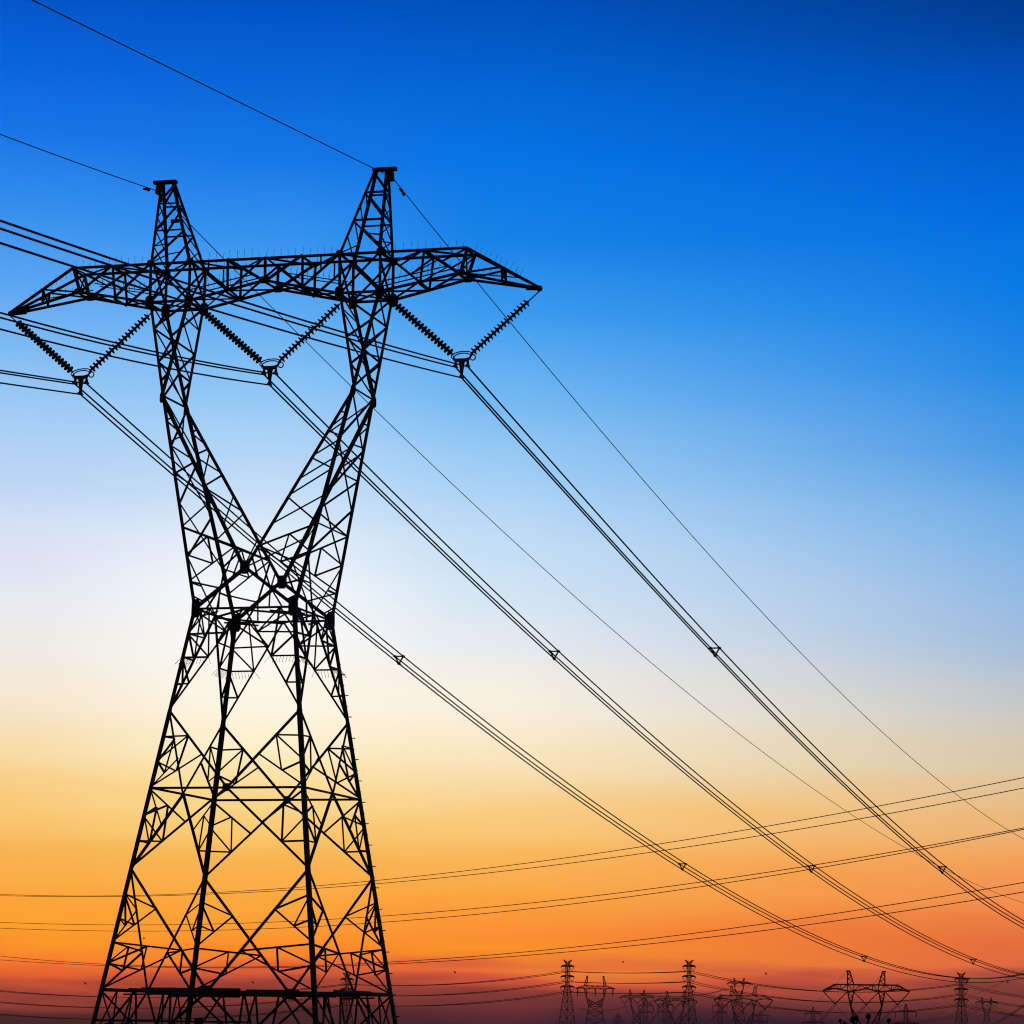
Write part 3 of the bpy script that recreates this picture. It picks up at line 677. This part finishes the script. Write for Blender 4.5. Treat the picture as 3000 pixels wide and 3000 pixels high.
def v_tower(key, px, ytip, d, label, wl=.36, wb=.22, zw=-14.7, hw=2.41, zc=-12.8, zk=-4.6, xk=4.64, xbo=5.62, xbi=3.69, zt=1.9, xe=9.5, zp=5.95, vstr=True, spread=.148, yaw=0.0, sc=1.0, ext=None, ins=3.9):
    b = at_ground(px, d); Z0 = at(px, ytip, d).z - b.z
    f = facing(b) + yaw; root = empty('window_tower', b, label, 'pylon', FARG, f)
    P = lambda x, y, z: V((x * sc, y * sc, Z0 + z * sc))
    zwz = Z0 + zw * sc; m = MB(); n = 5
    prof = [(zwz * i / n, hw * sc + (zwz - zwz * i / n) * spread) for i in range(n + 1)]
    lattice(m, prof, wl, wb); m.build('body', STEEL, root)
    for s in (-1, 1):
        m = MB()
        for sy in (-1, 1):
            O, I, Kn, Wc, X = P(s * xbo, sy, 0), P(s * xbi, sy, 0), P(s * xk, sy * 1.5, zk), P(s * hw, sy * hw, zw), P(0, sy * hw, zc)
            for a, q in ((Wc, Kn), (Kn, O), (X, Kn), (Kn, I)): m.box(a, q, wl, wl, (0, 1, 0))
            m.box(X, Wc, wb * 1.2, wb * 1.2, (0, 1, 0))
            for t in range(4):
                a, c_ = t / 4, (t + .5) / 4
                m.box(L(Kn, Wc, a + .1), L(Kn, X, c_ + .1), wb, wb, (0, 1, 0)); m.box(L(Kn, X, c_ + .1), L(Kn, Wc, min(1, a + .3)), wb, wb, (0, 1, 0))
            for t in (.15, .5): m.box(L(O, Kn, t), L(I, Kn, t + .2), wb, wb, (0, 1, 0)); m.box(L(I, Kn, t - .15), L(O, Kn, t), wb, wb, (0, 1, 0))
        m.build('window_arm', STEEL, root)
        m = MB()
        for sy in (-1, 1):
            for x in (xbo, xbi): m.box(P(s * x, sy, zt), P(s * (5.55 if x == xbo else 4.9), sy * .2, zp), wl * .9, wl * .9, (0, 1, 0))
            for k in range(4):
                a0, a1 = L((xbo, zt), (5.55, zp), 0) if False else None, None
            q0 = lambda t: L(P(s * xbo, sy, zt), P(s * 5.55, sy * .2, zp), t); q1 = lambda t: L(P(s * xbi, sy, zt), P(s * 4.9, sy * .2, zp), t)
            for a, c_ in ((0, .3), (.4, .6), (.7, .95)): m.box(q0(a), q1(c_), wb, wb, (0, 1, 0)); m.box(q1(c_), q0(min(1, a + .4)), wb, wb, (0, 1, 0))
        m.box(P(s * 4.75, 0, zp), P(s * 6.0, 0, zp), wl, wl); m.build('earth_peak', STEEL, root)
    m = MB()
    for sy in (-1, 1):
        ch = [(-13, 0), (-xe, zt), (xe, zt), (13, 0)]; bt = [(-13, 0), (-xe, .75), (-xbo, 0), (-xbi, 0), (0, .8), (xbi, 0), (xbo, 0), (xe, .75), (13, 0)]
        if not vstr: bt = [(-13, 0), (-xe, .4), (-xbo, 0), (xbo, 0), (xe, .4), (13, 0)]; ch = [(-13, 0.2), (-xbo, zt), (xbo, zt), (13, 0.2)]
        for pl in (ch, bt):
            for a, c_ in zip(pl[:-1], pl[1:]): m.box(P(a[0], sy * (.1 if abs(a[0]) > 12 else .9), a[1]), P(c_[0], sy * (.1 if abs(c_[0]) > 12 else .9), c_[1]), wl, wl, (0, 1, 0))
        def zat(pl, x):
            for a, c_ in zip(pl[:-1], pl[1:]):
                if a[0] <= x <= c_[0]: return a[1] + (c_[1] - a[1]) * (x - a[0]) / (c_[0] - a[0])
        xs = [-11.2, -9.5, -7.6, -5.6, -3.7, -1.85, 0, 1.85, 3.7, 5.6, 7.6, 9.5, 11.2]
        for i in range(len(xs) - 1):
            a, c_ = xs[i], xs[i + 1]
            if i % 2: a, c_ = c_, a
            m.box(P(a, sy * .9, zat(bt, a)), P(c_, sy * .9, zat(ch, c_)), wb, wb, (0, 1, 0))
            m.box(P(xs[i], sy * .9, zat(bt, xs[i])), P(xs[i], sy * .9, zat(ch, xs[i])), wb, wb, (0, 1, 0))
    m.build('crossarm', STEEL, root)
    Wd = Matrix.Rotation(f, 3, 'Z'); G = lambda x, z: b + Wd @ P(x, 0, z); pts = {}
    for ph in (-1, 0, 1):
        word = {-1: 'left', 0: 'middle', 1: 'right'}[ph]
        if vstr:
            lx, rx = {-1: (-12.8, -xbo - .2), 0: (-xbi, xbi), 1: (xbo + .2, 12.8)}[ph]; bx = (lx + rx) / 2
            base = G(bx, -ins); segs = [(G(lx, -.3), base), (G(rx, -.3), base)]
        else:
            bx = ph * 11.5; base = G(bx, -5.0); segs = [(G(bx - .25, -.2), base), (G(bx + .25, -.2), base)]
        pts[ph] = base
        tag(MBv(segs, .2 if d < 1200 else .3), '%s insulator set of the %s' % (word, label.split(',')[0]), 'insulator', 'insulators on far window pylons')
    pts['pl'], pts['pr'] = G(-5.6, zp), G(5.6, zp); far[key] = pts
v_tower('f', 2538, 2904, 986, 'clearest window pylon, behind the dark seed stalks', wl=.42, wb=.24)
v_tower('e', 2178, 2930, 1435, 'window pylon standing before a paler smaller one')
v_tower('g', 1979, 2934, 1948, 'window pylon half hidden by a tall three-tier pylon', wl=.42, wb=.3)
v_tower('h', 1866, 2924, 2383, 'small window pylon beside the low-V pylon', wl=.5, wb=.34)
v_tower('i', 1743, 2897, 2134, 'low-V pylon with straight-hanging insulators', wl=.55, wb=.36, zw=-11.3, hw=4.2, zc=-9.6, zk=-5.8, xk=5.7, xbo=7.2, xbi=5.4, zt=1.9, zp=8.2, vstr=False, spread=.16)
v_tower('j', 2165, 2882, 3300, 'pale window pylon behind another crossarm', wl=.75, wb=.5, sc=.94)
v_tower('k', 2891, 2938, 3700, 'smallest hazy window pylon near the right edge', wl=.75, wb=.5, sc=.98)

# slim masts with tee arms
def mast(px, ytop, d, label, half, tiers, hang_=True):
    b = at_ground(px, d); H = at(px, ytop, d).z - b.z; u = d / FPX
    root = empty('slim_mast', b, label, 'mast', FARG, facing(b))
    m = MB(); n = 9; z1 = H - 14 * u
    lattice(m, [(z1 * i / n, (9 - 4.3 * i / n) * u) for i in range(n + 1)], .32, .2)
    lattice(m, [(z1, 4.7 * u), (H - 6 * u, 2.2 * u), (H, .4 * u)], .3, .18); m.build('column', STEEL, root)
    for k, (dy, hw) in enumerate(tiers):
        z = H - dy * u; m = MB(); w = half * hw * u
        for yy in (-.7, .7):
            m.box((-w, yy * .2, z), (0, yy, z), .3, .3, (0, 1, 0)); m.box((0, yy, z), (w, yy * .2, z), .3, .3, (0, 1, 0))
            for s in (-1, 1):
                m.box((s * w, yy * .2, z), (s * 4 * u, yy, z + 5.5 * u), .28, .28, (0, 1, 0))
                for t in (.35, .6): m.box((s * w * t, yy * .7, z), (s * w * t, yy * .7, z + 5.5 * u * (1 - t)), .2, .2, (0, 1, 0))
        m.build('arm', STEEL, root)
        rt = V((math.cos(facing(b)), math.sin(facing(b)), 0))
        for s in (-1, 1):
            a = b + rt * (s * (w - .1)) + V((0, 0, z - .1)); tag(MBv([(a, a - V((0, 0, 17 * u)))], .2, 'hanging_insulator'), 'short insulator hanging on the ' + label, 'insulator', 'insulators on the ' + label)
mast(2110, 2912, 1890, 'slim two-armed mast left of the paired window pylons', 22.5, [(34, 1.0), (53, .85)])
mast(2228, 2962, 2100, 'short slim mast right of the paired window pylons', 20, [(13, 1.0), (32, 1.1)])
mast(1810, 2968, 2500, 'lowest faint mast beside the low-V pylon', 9, [(9, 1.0), (21, 1.5)])
mast(2382, 2949, 1770, 'slim mast left of the clearest window pylon', 24, [(20, 1.0), (46, 1.3)])
mast(2654, 2940, 1390, 'slim mast right of the clearest window pylon', 31, [(24, 1.0), (57, 1.25)])
mast(1892, 2925, 1900, 'slim mast behind the small window pylon', 22, [(20, 1.0), (40, .9)])
mast(1948, 2922, 1900, 'slim mast beside the half hidden window pylon', 22, [(22, 1.0), (42, .9)])

# far wires
def wire(a, b, sag, r, label, group, n=28):
    m = MB(); a, b = V(a), V(b); m.tube([L(a, b, i / n) - V((0, 0, 4 * sag * (i / n) * (1 - i / n))) for i in range(n + 1)], r, 5)
    tag(m.build('far_wire', WIRE), label, 'power line', group)
tier = ['top', 'middle', 'bottom']
def dc_span(a, b, sagpx, d, text):
    for i in range(3):
        for s in (-1, 1):
            wire(far[a][(i, s)], far[b][(i, s)], sagpx * d / FPX, .14, 'hazy %s-tier wire %s' % (tier[i], text), '%s-tier wires %s' % (tier[i], text))
dc_span('a', 'b', 17, 1530, 'slung from the pylon behind the near legs to the next three-tier pylon')
dc_span('b', 'c', 5, 1500, 'slung between the two tallest three-tier pylons')
dc_span('c', 'd', 39, 1530, 'slung across behind the clearest window pylon')
for i, (yl, yr) in enumerate(((2850, 2925), (2884, 2952), (2922, 2980))):
    for s in (-1, 1):
        wire(far['a'][(i, s)], at(-400 + s * 18, yl, 1620), 53 * 1560 / FPX, .14, 'hazy %s-tier wire running off to the left from behind the near legs' % tier[i], '%s-tier wires leaving left' % tier[i])
        wire(far['d'][(i, s)], at(3160 + s * 18, yr + 6, 1700), 12 * 1560 / FPX, .14, 'hazy %s-tier wire running off to the right edge' % tier[i], '%s-tier wires leaving right' % tier[i])
def w_span(a, b, sagpx, d, text, keys=(-1, 0, 1), r=.09, twin=.3):
    for ph in keys:
        for o in (-twin, twin):
            wire(far[a][ph] + V((o, 0, 0)), far[b][ph] + V((o, 0, 0)), sagpx * d / FPX, r, '%s twin wire sagging %s' % ({-1: 'left', 0: 'middle', 1: 'right'}[ph], text), '%s twin wires %s' % ({-1: 'left', 0: 'middle', 1: 'right'}[ph], text))
w_span('f', 'e', 118, 1200, 'steeply from the clearest window pylon')
w_span('e', 'g', 62, 1650, 'from the window pylon beside the short mast', r=.12)
w_span('g', 'h', 60, 2100, 'behind the overlapping three-tier pylon', r=.14)
for ph in (-1, 0, 1):
    wire(far['f'][ph], at(3300 + ph * 60, 2950, 700), 200 * 850 / FPX, .06, 'faint %s wire falling to the right of the clearest window pylon' % pname[ph], 'faint wires right of the clearest window pylon')
    wire(far['k'][ph], at(2520, 2988 + ph * 4, 3500), 9, .22, 'faint %s wire reaching left from the smallest window pylon' % pname[ph], 'faint wires of the smallest window pylon')
    wire(far['k'][ph], at(3120, 2985 + ph * 6, 3900), 6, .22, 'faint %s wire reaching right from the smallest window pylon' % pname[ph], 'faint wires of the smallest window pylon')
for k in ('pl', 'pr'):
    wire(far['f'][k], far['e'][k], 105 * 1200 / FPX, .045, 'thin earth wire from the %s peak of the clearest window pylon' % ('left' if k == 'pl' else 'right'), 'thin earth wires of the clearest window pylon')
wire(at(1834, 2946, 2383), at(1690, 2952, 2200), 3.2, .2, 'sagging wire behind the pylon with straight-hanging insulators', None)
wire(at(1876, 2913, 2600), at(2134, 2896, 3200), 4.5, .38, 'dark cable passing behind the tall three-tier pylon', None)
for k in (0, 1):
    wire(at(2886 + k * 7, 3014, 620), at(3060 + k * 7, 2900, 520), .25, .07, '%s of two parallel wires rising in the bottom right corner' % ('left' if k == 0 else 'right'), 'parallel wires in the corner')
wire(at(2860, 2912, 700), at(3060, 2808, 420), .3, .035, 'single thin wire climbing towards the right edge above the smallest pylon', None)

# ------------------------------------------------------------------ seed stalks in front of the far pylon
def stalk(px, py, d, rpx, label, lean=0.0, heads=1):
    tp = at(px, py, d); u = d / FPX; b = V((tp.x - lean, tp.y, gz(tp.x - lean, tp.y) - .03))
    root = empty('seed_stalk', b, label, 'plant', 'dark seed stalks at the bottom edge'); t = tp - b
    m = MB(); m.tube([V((0, 0, 0)), t * .4 + V((lean * .2, 0, 0)), t * .8, t], [.03, .022, .016, .012], 6); m.build('stem', PLANT, root)
    for h in range(heads):
        c = t - V((random.uniform(-.01, .01) * h, 0, h * .34)); m = MB(); r = rpx * u * (1 - .15 * h)
        m.lathe([(r * .2, -r * 1.1), (r * .75, -r * .7), (r * .95, 0), (r * .8, r * .6), (r * .3, r * 1.05)], c, (0.08, 0, 1), 9)
        for k in range(60):
            a = V((random.gauss(0, 1), random.gauss(0, 1), random.gauss(0, 1))).normalized(); m.tube([c + a * r * .7, c + a * r * random.uniform(1.05, 1.35)], [r * .09, r * .03], 3)
        m.build('seed_head', PLANT, root)
    for k in range(4):
        a = k * 1.57 + random.random(); z = t * (.2 + .13 * k); m = MB()
        e = V((math.cos(a), math.sin(a), 0)); m.plate(z + e * .12, V((-e.y, e.x, .6)), [(-.13, -.015), (0, -.035), (.13, 0), (0, .035)], .004); m.build('leaf', PLANT, root)
stalk(2462, 2990, 62, 5, 'seed stalk with one small round head, leftmost by the far window pylon', .06)
stalk(2474, 3000, 60, 7, 'squat seed stalk with a broad head beside the leftmost stalk', .02)
stalk(2499, 2987, 58, 9, 'seed stalk with the biggest dark head, in front of the far pylon leg', -.05, 2)
stalk(2510, 2982, 59, 6, 'seed stalk whose head overlaps the biggest dark head', .05)
stalk(2544, 2978, 57, 8, 'tall leaning seed stalk with an oval head between the far pylon legs', .22, 1)
stalk(2604, 2990, 61, 6, 'seed stalk with a drooping head right of the far pylon legs', -.06, 1)

# ------------------------------------------------------------------ birds
def bird(px, py, d, span, tilt, label):
    p = at(px, py, d); m = MB(); s = span / 2
    m.lathe([(.005, -.22), (.04, -.16), (.06, -.02), (.05, .1), (.035, .15), (.03, .2), (.005, .27)], (0, 0, 0), (1, 0, .1), 8)
    b = len(m.v)
    for e in (-1, 1):
        for x, y, z in ((.08, 0, .02), (.1, .45, .2), (-.02, 1, .1), (-.1, .45, .16), (-.06, 0, .02)): m.v.append(V((x, e * y * s, z * s * 1.4)))
        for x, y, z in ((.08, 0, 0), (.1, .45, .19), (-.02, 1, .09), (-.1, .45, .15), (-.06, 0, 0)): m.v.append(V((x, e * y * s, z * s * 1.4 - .012)))
        o = b + (0 if e < 0 else 10); m.f += [(o, o + 1, o + 3, o + 4), (o + 1, o + 2, o + 3), (o + 9, o + 8, o + 6, o + 5), (o + 8, o + 7, o + 6)]
        for i in range(5): m.f.append((o + i, o + (i + 1) % 5, o + 5 + (i + 1) % 5, o + 5 + i))
    o = m.build('bird', FEATHER); o.location = p * K; o.rotation_euler = (tilt, -.3, YAW + .9); tag(o, label, 'bird', 'birds in flight')
bird(1333, 2849, 520, .9, .5, 'tiny bird in the orange sky between the near pylon and the first far one')
bird(1826, 2819, 520, .9, -.4, 'tiny bird flying between the two tallest three-tier pylons')
bird(2244, 2853, 520, .8, .6, 'tiny bird above the window pylon and its neighbour')
bird(2952, 2878, 540, .8, .3, 'tiny bird near the right edge under the conductors')
bird(250, 2882, 500, .9, .5, 'tiny bird left of the near pylon legs')
bird(741, 2879, 520, .8, .5, 'tiny bird seen between the near pylon legs')
bird(422, 2749, 520, .6, .4, 'small speck of a bird high between the left legs of the near pylon')
